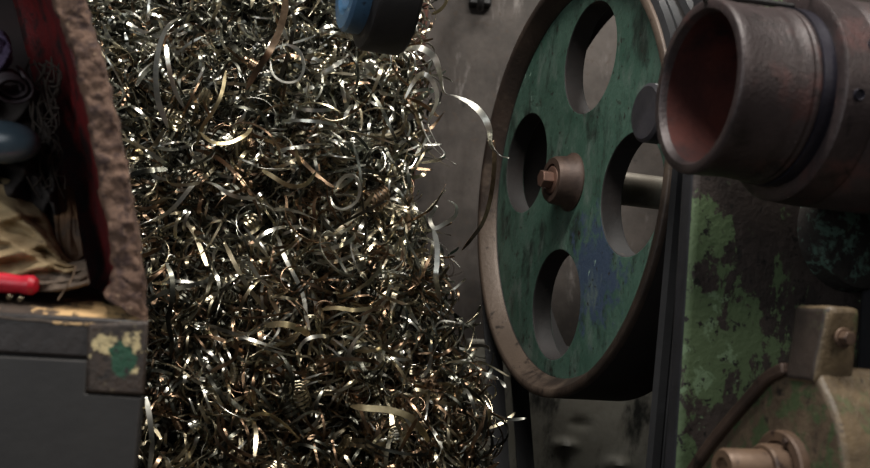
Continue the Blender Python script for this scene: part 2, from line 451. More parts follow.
TC = at(697, 87, .945)
tb = thing('spindle_tube', 'thick brown iron tube with wide open mouth and heavy collar', 'machine spindle', TC, ANG - .07); tb.scale = (.9, .9, .9)
bm = bmesh.new()
RO = .094
lathe(bm, [(.006, .0795), (.000, .0815), (-.002, .083), (-.0025, .0905), (-.001, .0925), (.003, RO - .0005), (.010, RO - .001), (.050, RO - .0025), (.054, RO - .0015), (.060, RO - .0012),
           (.072, RO - .001), (.0745, RO + .001), (.077, RO + .001), (.078, RO), (.080, RO), (.081, RO + .001), (.085, RO + .001), (.088, RO - .001), (.135, RO - .001)], 128)
finish(bm, 'barrel', 'tube', tb, sharp=45)
bm = bmesh.new(); lathe(bm, [(.006, .0795), (.03, .0785), (.2, .076), (.2, 0)], 96); finish(bm, 'bore', 'bore', tb, recalc=True)
bm = bmesh.new(); lathe(bm, [(.087, RO - .004), (.087, .0965), (.103, .0965), (.103, RO - .004)], 96); finish(bm, 'groove_ring', 'groove', tb)
bm = bmesh.new()
lathe(bm, [(.102, RO - .004), (.100, .108), (.103, .112), (.136, .114), (.1375, .1125), (.139, .1125), (.1405, .114), (.36, .115), (.36, .05)], 128)
col_o = finish(bm, 'collar', 'tube', tb, sharp=45)
for (t_, an, r_) in ((.115, 187, .0055), (.135, 160, .008)):
    a_ = math.radians(an); n_ = Vector((0, math.cos(a_), math.sin(a_)))
    bm = bmesh.new(); lathe(bm, [(-.0012, 0), (-.0012, r_ * .8), (.0008, r_ * .9), (.0012, r_), (-.004, r_ * 1.15)], 24)
    rot = Vector((1, 0, 0)).rotation_difference(n_).to_matrix().to_4x4()
    bm.transform(rot)
    finish(bm, 'pin_hole', 'groove', tb, loc=Vector((t_, 0, 0)) + n_ * .1142)
bm = bmesh.new()
top = math.radians(90 + 8); c0, s0 = math.cos(top), math.sin(top)
tube(bm, [(-.004, RO * c0, RO * s0 - .004), (.0, (RO + .002) * c0, (RO + .002) * s0), (.05, (RO + .005) * c0, (RO + .005) * s0), (.118, (RO + .006) * c0, (RO + .006) * s0)], .0035, 10)
finish(bm, 'feed_rod', 'black', tb)
# headstock carries the collar off to the right
hs = thing('headstock', 'dark headstock housing holding the collar of the iron tube', 'machine housing', Vector((TC.x, TC.y, 0)) + EX * .27, ANG - .07)
ld = (WC - TC).dot(EY) + DF       # column face in the headstock's frame
bm = bmesh.new(); box(bm, 0.03, .7, -.11, ld, 0.0, TC.z + .125); finish(bm, 'housing', 'column_side', hs, bevel=.01)

# round dark cap between wheel and tube
KC = at(649, 113, 1.16)
kp = thing('shaft_cap', 'round blackened cap on a rod between flywheel rim and tube mouth', 'cap', KC, ANG)
bm = bmesh.new(); lathe(bm, [(-.006, 0), (-.006, .031), (-.003, .035), (.014, .035), (.016, .030), (.016, .0)], 56); finish(bm, 'cap_disc', 'cap', kp)
kd = (KC - Vector((WC.x, WC.y, 0)))
bm = bmesh.new(); tube(bm, [(.014, 0, 0), (.1, 0, 0), (.34 - kd.dot(EX), 0, 0)], .012, 20); finish(bm, 'rod', 'black', kp)

# ------------------------------------------------------------------ bearing bracket, lower right
BC = at(800, 452, .93)            # centre of the bore, on the face turned to the wheel
br = thing('bearing_bracket', 'brown and green cast bearing bracket with square lug on top and short shaft', 'bracket', Vector((BC.x, BC.y, 0)), ANG)
zc = BC.z
ztop = at(810, 305, .93).z - zc
sh = ztop - .060                   # where the shoulders leave the lug
def far_arc(n=16):
    return spline([(.023, sh + .004, 0), (.050, sh - .008, 0), (.072, sh - .026, 0), (.100, sh - .050, 0), (.138, sh - .085, 0), (.19, sh - .14, 0)], n)
def near_arc(n=12):
    return spline([(-.014, sh + .004, 0), (-.024, sh - .010, 0), (-.046, sh - .040, 0), (-.062, sh - .088, 0), (-.070, sh - .16, 0)], n)
# lug
bm = bmesh.new()
V = []
for x in (0, .037):
    V.append([bm.verts.new((x + (-.004 if x == 0 else .004) * (z < ztop), y, zc + z)) for y, z in ((-.018, sh - .012), (-.028, ztop), (.020, ztop), (.024, sh - .012))])
bm.faces.new(V[0]); bm.faces.new(V[1][::-1])
for k in range(4): bm.faces.new((V[0][k], V[1][k], V[1][(k + 1) % 4], V[0][(k + 1) % 4]))
bmesh.ops.subdivide_edges(bm, edges=bm.edges[:], cuts=5, use_grid_fill=True)
rough_up(bm, .0008, 60)
bmesh.ops.recalc_face_normals(bm, faces=bm.faces[:])
for f in bm.faces: f.material_index = 1 if f.normal.x < -.6 else 0
finish(bm, 'lug', ['bracket_edge', 'bracket_dark'], br, bevel=.006)
# casting: face plate and swept shoulders, down to the floor
FA, NA = far_arc(), near_arc()
prof = [(p.x, p.y) for p in FA] + [(.19, -.3), (.19, -zc), (-.075, -zc), (-.075, -.3)] + [(p.x, p.y) for p in NA[::-1]]
bm = bmesh.new()
prism(bm, [(0, y, zc + z) for y, z in prof], (.17, 0, 0))
bmesh.ops.recalc_face_normals(bm, faces=bm.faces[:])
for f in bm.faces: f.material_index = 1 if abs(f.normal.x) < .5 else 0
finish(bm, 'casting', ['bracket', 'bracket_edge'], br, sharp=40, bevel=.007)
# raised lip along the far shoulder
bm = bmesh.new()
inn = []
for i_, p in enumerate(FA):
    t_ = (FA[min(i_ + 1, len(FA) - 1)] - FA[max(i_ - 1, 0)]).normalized(); inn.append(p + Vector((t_.y, -t_.x, 0)) * .011)
prism(bm, [(.004, p.x, zc + p.y + .001) for p in FA] + [(.004, p.x, zc + p.y) for p in inn[::-1]], (-.013, 0, 0))
finish(bm, 'edge_lip', 'hub', br, sharp=40, bevel=.003)
# flange and shaft
bm = bmesh.new()
lathe(bm, [(.004, .037), (-.008, .037), (-.010, .035), (-.010, .027), (-.006, .025), (-.006, 0)], 72, off=(0, .020, zc - .020)); finish(bm, 'flange', 'stub', br, sharp=40)
bm = bmesh.new()
lathe(bm, [(-.004, .024), (-.024, .024), (-.026, .022), (-.026, .0)], 56, off=(0, .020, zc - .020))
lathe(bm, [(-.02, .0), (-.02, .0185), (-.066, .0185), (-.069, .0165), (-.069, .010), (-.065, .009), (-.065, 0)], 56, off=(0, .020, zc - .020)); finish(bm, 'shaft_stub', 'stub', br, sharp=40)
for an in (115, 20):
    a_ = math.radians(an)
    bm = bmesh.new(); prism(bm, [(-.0095, .020 + .031 * math.cos(a_) + .0034 * math.cos(PI / 3 * k), zc - .020 + .031 * math.sin(a_) + .0034 * math.sin(PI / 3 * k)) for k in range(6)], (-.004, 0, 0))
    finish(bm, 'flange_bolt', 'hub', br, bevel=.0006)
# bolt on the lug
bm = bmesh.new()
lathe(bm, [(0, 0), (0, .0095), (.003, .0095), (.003, .0)], 32)
prism(bm, [(.002, .0068 * math.cos(PI / 3 * k), .0068 * math.sin(PI / 3 * k)) for k in range(6)], (.009, 0, 0))
bm.transform(Matrix.Rotation(-PI / 2, 4, 'Z'))
finish(bm, 'lug_bolt', 'stub', br, loc=(.018, -.0265, zc + ztop - .028), bevel=.001)

# ------------------------------------------------------------------ blue-faced pulley, top
PC = at(350, -21, 1.2)
pu = thing('blue_pulley', 'black iron pulley with worn blue painted hub ring hanging above the swarf', 'pulley', PC, ANG)
bm = bmesh.new()
lathe(bm, [(.0, .040), (-.004, .044), (-.004, .060), (0, .0645), (.03, .0645), (.03, .040)], 80, closed=True); finish(bm, 'hub_ring', 'blue', pu)
bm = bmesh.new()
lathe(bm, [(.012, 0), (.012, .045), (.02, .07), (.022, .080), (.027, .083), (.070, .083), (.074, .080), (.074, 0)], 96); finish(bm, 'pulley_wheel', 'black', pu)
bm = bmesh.new(); lathe(bm, [(-.012, 0), (-.012, .012), (.082, .012), (.082, 0)], 28); finish(bm, 'axle', 'black', pu)
bm = bmesh.new(); box(bm, .068, .082, .0, .03, -.014, 2.7 - PC.z); finish(bm, 'hanger', 'black', pu, bevel=.003)

# ------------------------------------------------------------------ rusty cabinet at the left
Y0 = .85
OUT = [(149, 322), (147, 285), (141, 235), (133, 190), (124, 140), (113, 92), (101, 45), (86, -4), (66, -52), (30, -100), (-40, -140), (-150, -158)]
INN = [(100, 296), (109, 276), (106, 240), (99, 200), (91, 150), (80, 100), (66, 48), (48, -4), (26, -48), (-6, -82), (-60, -108), (-150, -120)]
n = 220
oc = spline([at(x, y, Y0) for x, y in OUT], n); ic = spline([at(x, y, Y0) for x, y in INN], n)
cab = thing('tool_cabinet', 'rusty curved machine cabinet with red painted inside and oily sill', 'cabinet', base)
def local(p): return Vector(p) - Vector((base.x, base.y, 0))
bm = bmesh.new()
rows = []
for k in range(n):
    o_, i_ = oc[k], ic[k]
    d = (i_ - o_)
    sec = [(0.0, .38), (-.0, .10), (-.01, .02), (.02, .006)] + [(.10 + .08 * q, -.002) for q in range(10)] + [(.9, .001), (.96, .004), (1.0, .010), (1.02, .03)]
    row = []
    for u, y in sec:
        p = o_ + d * u + Vector((-.36 * y if u < .05 else 0, y, 0))
        nz = noise.noise_vector(p * 45) * .0026 + noise.noise_vector(p * 120) * .0022 + noise.noise_vector(p * 260) * .0012
        row.append(bm.verts.new(local(p + (nz if y < .2 else Vector()))))
    rows.append(row)
for A, B in zip(rows, rows[1:]):
    for j in range(len(A) - 1): bm.faces.new((A[j], B[j], B[j + 1], A[j + 1]))
finish(bm, 'rim', 'rust_rim', cab, sharp=70)
# red liner running back and inwards from the rim
bm = bmesh.new()
BK = [(60, 282), (72, 262), (68, 230), (64, 200), (52, 150), (38, 100), (26, 50), (12, -2), (-10, -40), (-40, -68), (-90, -90), (-170, -100)]
bc = spline([at(x, y, 1.06) for x, y in BK], n)
def liner(u, v):
    k = u * (n - 1); i = min(int(k), n - 2); q = k - i
    a = ic[i].lerp(ic[i + 1], q) + Vector((0, .012, 0)); b = bc[i].lerp(bc[i + 1], q)
    p = a.lerp(b, v); p.y += .05 * math.sin(v * PI) * .8
    return local(p + noise.noise_vector(p * 30) * .001)
grid(bm, liner, n - 1, 14)
o = finish(bm, 'liner', 'red', cab, sharp=80); thicken(o, .002, 1)
# back of the recess
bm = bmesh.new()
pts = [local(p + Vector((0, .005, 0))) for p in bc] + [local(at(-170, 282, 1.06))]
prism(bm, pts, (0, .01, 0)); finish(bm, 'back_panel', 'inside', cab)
# sill
bm = bmesh.new()
f0, f1 = at(-150, 300, Y0 - .004), at(149, 320, Y0 - .004)
b0, b1 = at(-170, 270, 1.07), at(92, 284, 1.07)
def sill(u, v):
    p = f0.lerp(f1, u).lerp(b0.lerp(b1, u), v); p = p + Vector((0, 0, -.006 * max(0, 1 - v * 14) + .0))
    return local(p + Vector((0, 0, noise.noise(p * 40) * .002)))
grid(bm, sill, 60, 40)
o = finish(bm, 'sill', 'sill', cab, sharp=70); thicken(o, .004, 1 if False else -1)
# fascia and body down to the floor
def pxprism(poly, ya, yb):
    bm = bmesh.new()
    prism(bm, [local(at(x, y, ya)) for x, y in poly], (-.36 * (yb - ya), yb - ya, 0)); return bm
def todown(px, py, Y):
    p = at(px, py, Y); p.z = 0; return p
finish(pxprism([(-150, 303), (149, 321), (146, 362), (-150, 345)], Y0 - .003, Y0 + .03), 'fascia', 'fascia', cab, bevel=.003)
bm = bmesh.new()
x0, x1 = local(at(-150, 400, Y0)).x, local(at(138, 420, Y0)).x
prism(bm, [(x0, .005, 0), (x1, .005, 0), (x1 - .14, .38, 0), (x0, .38, 0)], (0, 0, at(120, 330, Y0).z)); finish(bm, 'body', 'panel', cab)
bm = pxprism([(88, 324), (149, 321), (145, 396), (86, 393)], Y0 - .009, Y0 + .03); finish(bm, 'corner_plate', 'corner', cab, bevel=.003)
bm = bmesh.new()
pl = [at(-150, 349, .842), at(87, 361, .842), at(85, 394, .842), at(141, 398, .842)]
lo = at(141, 398, .842); lo.z = 0; lo2 = at(-150, 349, .842); lo2.z = 0
prism(bm, [local(p) for p in pl + [lo, lo2]], (0, .012, 0)); 
for f in bm.faces:
    f.material_index = 1 if f.normal.z > .6 or f.normal.z < -.6 and f.calc_center_median().z > .1 else 0
finish(bm, 'lower_panel', ['panel', 'edge'], cab, bevel=.0012)

# ------------------------------------------------------------------ what lies in the cabinet
def cloth(name, mat, edge_top, edge_bot, ya, yb, folds, amp, nu=90, nv=60, seed=0):
    """a crumpled cloth between two traced edges, ya deep at its top and yb at its bottom"""
    T = spline([(x, y, 0) for x, y in edge_top], nu + 1); B = spline([(x, y, 0) for x, y in edge_bot], nu + 1)
    bm = bmesh.new()
    def f(u, v):
        i = round(u * nu); p = T[i].lerp(B[i], v)
        h = 0
        for (du, dv, ph, fr, a) in folds:
            w_ = u * du + v * dv + .10 * noise.noise(Vector((u * 3, v * 3, seed + ph)))
            h += a * (1 - abs(math.sin(w_ * fr + ph))) ** 1.5
        h += .35 * noise.noise(Vector((u * 7, v * 6, seed)))
        e = min(1, 6 * v, 8 * (1 - v), 9 * (1 - u))
        Y = ya + (yb - ya) * v - amp * h * max(0.15, e) - .015 * math.sin(v * PI)
        return at(p.x, p.y, Y)
    grid(bm, f, nu, nv)
    c = Vector((0, 0, 0))
    for v in bm.verts: c += v.co
    c /= len(bm.verts)
    for v in bm.verts: v.co -= c
    o = finish(bm, name, mat, sharp=80, loc=c); thicken(o, .0025, 0)
    s = o.modifiers.new('sub', 'SUBSURF'); s.levels = 1; s.render_levels = 1
    return o
o = cloth('cleaning_rag', 'khaki', [(-90, 168), (-30, 172), (10, 180), (28, 196), (44, 212), (54, 232), (66, 256), (82, 264)],
          [(-90, 284), (-50, 282), (-10, 280), (16, 278), (36, 276), (50, 276), (64, 274), (82, 270)], 1.00, .91,
          [(1.0, .9, .3, 9, .8), (-.5, 1.3, 1.7, 7, .7), (.3, 1.2, 2.6, 13, .35)], .022, seed=3)
tag(o, 'crumpled khaki cleaning rag lying in the red cabinet above the red handle', 'rag')
o = cloth('oily_rag', 'greycloth', [(-90, 268), (-20, 270), (20, 268), (50, 266), (74, 262), (86, 260)],
          [(-90, 292), (-20, 292), (20, 292), (50, 291), (74, 289), (90, 284)], .95, .89,
          [(.2, 1.4, .8, 8, .9), (.6, .9, 2.2, 9, .4)], .012, nu=70, nv=30, seed=9)
tag(o, 'flattened oily grey rag on the cabinet sill under the khaki rag', 'rag')
# leather strip leaning at the back
o = cloth('leather_strip', 'leather', [(52, 188), (60, 186), (68, 186), (74, 190)], [(58, 262), (66, 263), (76, 262), (84, 256)], 1.03, .97,
          [(1, .2, .5, 4, .6)], .008, nu=24, nv=40, seed=5)
tag(o, 'brown leather strip leaning upright against the red cabinet wall behind the khaki rag', 'leather strip')
# dark crumpled rag mass behind
o = cloth('sooty_rag', 'soot', [(-90, 80), (-20, 86), (10, 92), (34, 88), (48, 108), (52, 130)],
          [(-90, 215), (-20, 212), (10, 208), (34, 214), (50, 220), (60, 226)], 1.04, 1.0,
          [(1.2, .7, .4, 8, .8), (-.6, 1.2, 2.0, 9, .7)], .03, nu=70, nv=60, seed=14)
tag(o, 'soot-dark crumpled rag at the back of the red cabinet behind the slate handle', 'rag')
o = cloth('purple_cloth', 'purple', [(-80, 24), (-40, 26), (-10, 28), (4, 32), (9, 40), (11, 50)],
          [(-80, 84), (-40, 82), (-10, 78), (2, 72), (9, 66), (12, 58)], 1.0, .97,
          [(.9, .8, .4, 5, .8), (-.5, 1.1, 1.1, 6, .4)], .02, nu=50, nv=36, seed=21)
tag(o, 'faded purple cloth bundled at the upper back of the red cabinet', 'cloth')
# rolled grey strap
c = at(10, 84, .97)
bm = bmesh.new()
pts = []
for k in range(70):
    a = k / 69 * 4.4 * PI; r = .006 + .011 * k / 69
    pts.append((r * math.cos(a) * 1.15, .004 * math.sin(a * .5), r * math.sin(a) * .9))
for a, b in zip(pts, pts[1:]):
    pass
V = [[bm.verts.new(Vector(p) + Vector((0, y, 0))) for y in (-.014, .014)] for p in pts]
for A, B in zip(V, V[1:]): bm.faces.new((A[0], B[0], B[1], A[1]))
bm.transform(Matrix.Rotation(.7, 4, 'Z') @ Matrix.Rotation(.5, 4, 'X'))
o = finish(bm, 'rolled_strap', 'ring', sharp=80, loc=c); thicken(o, .002, 0)
tag(o, 'rolled grey strap lying under the purple cloth in the cabinet', 'strap')
# frayed cord tangle
c = at(46, 130, .99)
bm = bmesh.new()
for k in range(13):
    x = 34 + k * 1.9
    tube(bm, [p - c for p in spline([at(x + random.uniform(-12, 12), y + random.uniform(-12, 12), .985 + random.uniform(-.008, .008)) for y in range(66, 206, 14)], 60)], .0008, 6)
o = finish(bm, 'cord_tangle', 'cord', loc=c)
tag(o, 'tangle of frayed dark cord hanging along the red cabinet wall', 'cord', kind='stuff')
# slate blue handle
c = at(2, 142, .94)
hd = thing('screwdriver', 'glossy slate blue rounded tool handle poking out above the khaki rag', 'tool', c, -.12)
bm = bmesh.new()
pr = [(.037, 0)] + [(.037 * math.cos(a), .0205 * math.sin(a) ** .9) for a in [k * PI / 2 / 14 for k in range(1, 15)]] + [(-.05, .019), (-.09, .0165), (-.093, .014), (-.093, 0)]
lathe(bm, pr, 48); finish(bm, 'handle', 'bulb', hd)
bm = bmesh.new(); lathe(bm, [(-.09, 0), (-.09, .004), (-.15, .004), (-.15, 0)], 16); finish(bm, 'blade', 'wire', hd)
# red handled tool on the sill
c = at(4, 283, .885)
hd = thing('brush', 'red handled tool with dark worn tip lying on the cabinet sill', 'tool', c, -.1)
bm = bmesh.new()
lathe(bm, [(-.14, 0), (-.14, .008), (-.08, .0085), (-.03, .0095), (.005, .0088), (.016, .0075), (.02, .0085), (.026, .0088), (.030, .006), (.031, 0)], 36); finish(bm, 'handle', 'redplastic', hd)
bm = bmesh.new(); lathe(bm, [(-.002, 0), (-.002, .0101), (.003, .0103), (.006, .0101), (.006, 0)], 24, off=(-.014, 0, 0)); finish(bm, 'ferrule', 'wire', hd)
for (x, y), lab in (((9, 297), 'small bright metal chip on the sill under the red handle'), ((20, 299), 'small dull metal chip on the sill beside the red handle tip')):
    bm = bmesh.new(); c = at(x, y, .872)
    bmesh.ops.create_icosphere(bm, subdivisions=2, radius=.0022); rough_up(bm, .0018, 420)
    tag(finish(bm, 'metal_chip', 'straw', sharp=20, loc=c), lab, 'metal chip')
# thin wire
c = at(66, 285, .875)
bm = bmesh.new(); tube(bm, [p - c for p in spline([at(76, 266, .885), at(72, 278, .878), at(64, 291, .872), at(58, 300, .868)], 24)], .0009, 6)
tag(finish(bm, 'bent_wire', 'wire', loc=c), 'thin bent wire sticking up from the cabinet sill beside the rags', 'wire')

# ------------------------------------------------------------------ the swarf
def ribbon(C, W, width, thick, taper=.5):
    """arrays C (n,3) centre line and W (n,3) unit width direction -> verts, quads; 4 corners a section"""
    n = len(C)
    T = np.gradient(C, axis=0); T /= np.linalg.norm(T, axis=1, keepdims=True) + 1e-12
    W = W - T * (W * T).sum(1, keepdims=True); W /= np.linalg.norm(W, axis=1, keepdims=True) + 1e-12
    N = np.cross(T, W)
    s = np.linspace(0, 1, n); w = width * np.minimum(1, taper + 6 * np.minimum(s, 1 - s))[:, None] / 2
    h = thick / 2
    V = np.stack([C + W * w + N * h, C - W * w + N * h, C - W * w - N * h, C + W * w - N * h], 1).reshape(-1, 3)
    i = np.arange(n - 1)[:, None] * 4
    q = np.concatenate([i + np.array([[j, (j + 1) % 4, 4 + (j + 1) % 4, 4 + j]]) for j in range(4)])
    q = np.concatenate([q, [[3, 2, 1, 0]], [[4 * n - 4, 4 * n - 3, 4 * n - 2, 4 * n - 1]]])
    return V, q


def randrot():
    q = rng.normal(size=4); q /= np.linalg.norm(q); w, x, y, z = q
    return np.array([[1 - 2 * (y * y + z * z), 2 * (x * y - z * w), 2 * (x * z + y * w)], [2 * (x * y + z * w), 1 - 2 * (x * x + z * z), 2 * (y * z - x * w)], [2 * (x * z - y * w), 2 * (y * z + x * w), 1 - 2 * (x * x + y * y)]])


def curl(kind, big=1.0):
    """one metal shaving about its own middle"""
    U = rng.uniform
    if kind == 'loop':            # open loop, about one turn
        n = 44; turns = U(.6, 1.5); r = U(.009, .031) * big
        a = np.linspace(0, turns * 2 * PI, n) + U(0, 6); rr = r * (1 + U(-.35, .35) * np.linspace(-.5, .5, n))
        C = np.stack([rr * np.cos(a), rr * np.sin(a) * U(.7, 1), U(-.02, .02) * np.linspace(-1, 1, n)], 1)
        W = np.stack([np.cos(a) * U(-.5, .5), np.sin(a) * .2, np.ones(n)], 1); w = U(.0022, .0058)
    elif kind == 'coil':          # tight spring
        turns = U(2, 6); n = int(turns * 16) + 4; r = U(.003, .008) * big
        a = np.linspace(0, turns * 2 * PI, n); pitch = U(.0035, .008) * turns
        rr = r * (1 + U(0, .6) * np.linspace(0, 1, n))
        C = np.stack([rr * np.cos(a), rr * np.sin(a), pitch * np.linspace(-.5, .5, n)], 1)
        C[:, 0] += U(-.008, .008) * np.sin(np.linspace(0, PI, n))
        W = np.stack([np.cos(a) * .25, np.sin(a) * .25, np.ones(n)], 1); w = U(.0022, .0045)
    elif kind == 'strip':         # long, gently bent, slowly twisting
        n = 40; L = U(.05, .15) * big; s = np.linspace(-.5, .5, n)
        C = np.stack([L * s, U(-.35, .35) * L * s ** 2 * 2 + .006 * np.sin(s * U(3, 9) + U(0, 6)), .006 * np.sin(s * U(3, 9) + U(0, 6))], 1)
        tw = U(0, 6) + s * U(-5, 5); W = np.stack([0 * s, np.cos(tw), np.sin(tw)], 1); w = U(.0025, .0065)
    else:                         # short crescent chip
        n = 16; r = U(.005, .012) * big; a = np.linspace(0, U(1.2, 3.2), n)
        C = np.stack([r * np.cos(a), r * np.sin(a), U(-.006, .006) * np.linspace(0, 1, n)], 1); C -= C.mean(0)
        tw = U(-1, 1) * a; W = np.stack([np.sin(tw) * np.cos(a), np.sin(tw) * np.sin(a), np.cos(tw)], 1); w = U(.002, .0045)
    Rm = randrot(); C = C - C.mean(0)
    return ribbon(C @ Rm.T, W @ Rm.T, w, .0004)


def mesh_from(name, V, Q, mats, mi=None):
    me = bpy.data.meshes.new(name)
    nv, nq = len(V), len(Q)
    me.vertices.add(nv); me.vertices.foreach_set('co', np.ascontiguousarray(V, dtype=np.float32).ravel())
    me.loops.add(nq * 4); me.loops.foreach_set('vertex_index', np.ascontiguousarray(Q, dtype=np.int32).ravel())
    me.polygons.add(nq); me.polygons.foreach_set('loop_start', np.arange(0, nq * 4, 4, dtype=np.int32))
    for m_ in mats: me.materials.append(M[m_])
    if mi is not None: me.polygons.foreach_set('material_index', np.ascontiguousarray(mi, dtype=np.int32))
    me.polygons.foreach_set('use_smooth', np.ones(nq, dtype=bool))
    me.update(calc_edges=True)
    ne = len(me.edges); ev = np.empty(ne * 2, dtype=np.int32); me.edges.foreach_get('vertices', ev); ev = ev.reshape(-1, 2)
    at_ = me.attributes.new('sharp_edge', 'BOOLEAN', 'EDGE')
    at_.data.foreach_set('value', np.ascontiguousarray((ev[:, 0] % 4) == (ev[:, 1] % 4)))
    return me


# outline of the heap: its right edge as it stands against the wall (height -> x), in the frame's rows
EDGE = [(-80, 428), (0, 424), (50, 418), (90, 428), (120, 420), (150, 408), (190, 398), (230, 418), (260, 436), (300, 446), (340, 458), (370, 474), (400, 482), (440, 484), (470, 484), (540, 500)]
def edge_at(py):
    for (a, xa), (b, xb) in zip(EDGE, EDGE[1:]):
        if a <= py <= b: return xa + (xb - xa) * (py - a) / (b - a)
    return EDGE[-1][1]
def depth_at(px, py):
    e = edge_at(py); q = max(0, 1 - (e - px) / 90)
    return 1.40 + .06 * (234 - py) / 234 + .12 * q * q + .035 * noise.noise(Vector((px * .012, py * .012, 4))) + .015 * noise.noise(Vector((px * .04, py * .04, 9)))

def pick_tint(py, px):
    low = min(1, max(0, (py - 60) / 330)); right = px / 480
    dk = max(0, (230 - px) / 230); p = np.array([.36 - .14 * low, .18 + .10 * low, .10 + .17 * low, .30 - .08 * low + .3 * dk]); p /= p.sum()  # more dark shavings leftwards: the cabinet's shade put into the tints
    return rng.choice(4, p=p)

KINDS = ['loop', 'coil', 'strip', 'chip']
VS, QS, MI = [], [], []; nv = 0
NB = 6200
for k in range(NB):
    py = rng.uniform(-60, 520); e = edge_at(py); px = rng.uniform(70, e + 6)
    Y = depth_at(px, py) + .004 + abs(rng.normal()) * .035
    c = np.array(at(px, py, Y))
    V, q = curl(rng.choice(KINDS, p=[.46, .12, .28, .14]), rng.uniform(.75, 1.25))
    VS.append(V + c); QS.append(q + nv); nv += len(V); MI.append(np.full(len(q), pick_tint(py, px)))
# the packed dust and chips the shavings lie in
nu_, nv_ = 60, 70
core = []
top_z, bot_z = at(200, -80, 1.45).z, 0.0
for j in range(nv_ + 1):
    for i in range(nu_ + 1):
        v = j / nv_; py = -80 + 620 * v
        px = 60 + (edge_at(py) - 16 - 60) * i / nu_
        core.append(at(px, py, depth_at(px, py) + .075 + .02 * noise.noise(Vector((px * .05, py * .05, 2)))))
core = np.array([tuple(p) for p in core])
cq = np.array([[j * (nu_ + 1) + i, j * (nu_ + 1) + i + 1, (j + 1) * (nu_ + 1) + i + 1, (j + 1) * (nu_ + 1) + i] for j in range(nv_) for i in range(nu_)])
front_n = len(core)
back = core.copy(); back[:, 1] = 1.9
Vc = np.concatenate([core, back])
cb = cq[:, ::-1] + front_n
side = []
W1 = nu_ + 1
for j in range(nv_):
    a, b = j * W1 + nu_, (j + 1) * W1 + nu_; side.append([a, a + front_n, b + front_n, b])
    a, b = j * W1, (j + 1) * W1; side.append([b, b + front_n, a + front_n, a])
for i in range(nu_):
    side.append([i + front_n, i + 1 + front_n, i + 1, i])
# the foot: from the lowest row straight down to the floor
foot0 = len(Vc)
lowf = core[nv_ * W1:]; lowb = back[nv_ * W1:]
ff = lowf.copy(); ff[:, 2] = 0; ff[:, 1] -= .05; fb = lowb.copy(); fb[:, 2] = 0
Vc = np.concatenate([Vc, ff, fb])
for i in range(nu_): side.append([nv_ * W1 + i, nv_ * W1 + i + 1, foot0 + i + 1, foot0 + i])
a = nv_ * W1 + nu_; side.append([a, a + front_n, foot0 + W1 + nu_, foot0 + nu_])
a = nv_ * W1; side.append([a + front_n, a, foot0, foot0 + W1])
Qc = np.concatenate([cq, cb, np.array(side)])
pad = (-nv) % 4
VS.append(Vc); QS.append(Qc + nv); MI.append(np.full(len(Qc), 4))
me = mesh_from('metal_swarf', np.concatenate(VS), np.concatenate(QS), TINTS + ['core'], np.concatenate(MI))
sw = bpy.data.objects.new('metal_swarf', me); COL.objects.link(sw)
tag(sw, 'towering heap of tangled steel swarf between cabinet and green flywheel', 'swarf', kind='stuff')

# single shavings at the face of the heap
TNAME = ['bright silver', 'straw gold', 'brown tempered', 'dark grey']
KNAME = {'loop': 'looped steel shaving', 'coil': 'springy coiled steel shaving', 'strip': 'long bent steel ribbon', 'chip': 'short crescent steel chip'}
def zone(px, py):
    if py < 75 and px > 300: return 'just below the blue pulley'
    if px > edge_at(py) - 45: return 'at the heap edge facing the flywheel'
    if px < 205: return 'beside the rusty cabinet rim'
    return 'high on the heap' if py < 160 else ('halfway up the heap' if py < 310 else 'low on the heap')

def single(V, q, c, ti, label, group=None, name='steel_shaving', mt=None):
    me = mesh_from(name, V, q, [mt or TINTS[ti]])
    o = bpy.data.objects.new(name, me); COL.objects.link(o); o.location = c
    return tag(o, label, 'metal shaving', group)

count = 0
while count < 268:
    py = rng.uniform(4, 462); e = edge_at(py); px = rng.uniform(95, e + 10)
    if px < 92 + .18 * py - 10: continue
    if py < 62 and 328 < px < 440: continue
    Y = depth_at(px, py) - rng.uniform(.0, .016)
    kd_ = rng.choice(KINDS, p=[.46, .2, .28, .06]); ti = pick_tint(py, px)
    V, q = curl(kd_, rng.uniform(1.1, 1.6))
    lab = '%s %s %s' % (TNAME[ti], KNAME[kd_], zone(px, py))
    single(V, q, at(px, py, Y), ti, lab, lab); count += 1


def traced(pts, width, ti, label, twist=(0, 0), n=60, Y=None):
    """a shaving followed point by point: pts are (px, py, depth)"""
    P = spline([at(*p) for p in pts], n); C = np.array([tuple(p) for p in P])
    c = C.mean(0)
    s = np.linspace(0, 1, n); T = np.gradient(C, axis=0); T /= np.linalg.norm(T, axis=1, keepdims=True)
    v = np.array([0., 1., 0.]); A = v - T * (T @ v)[:, None]; A /= np.linalg.norm(A, axis=1, keepdims=True) + 1e-9
    B = np.cross(T, A); an = twist[0] + (twist[1] - twist[0]) * s
    W = A * np.cos(an)[:, None] + B * np.sin(an)[:, None]
    V, q = ribbon(C - c, W, width, .0005, .35)
    return single(V, q, c, ti, label, mt={0: 'silver_soft', 1: 'straw_soft'}.get(ti))

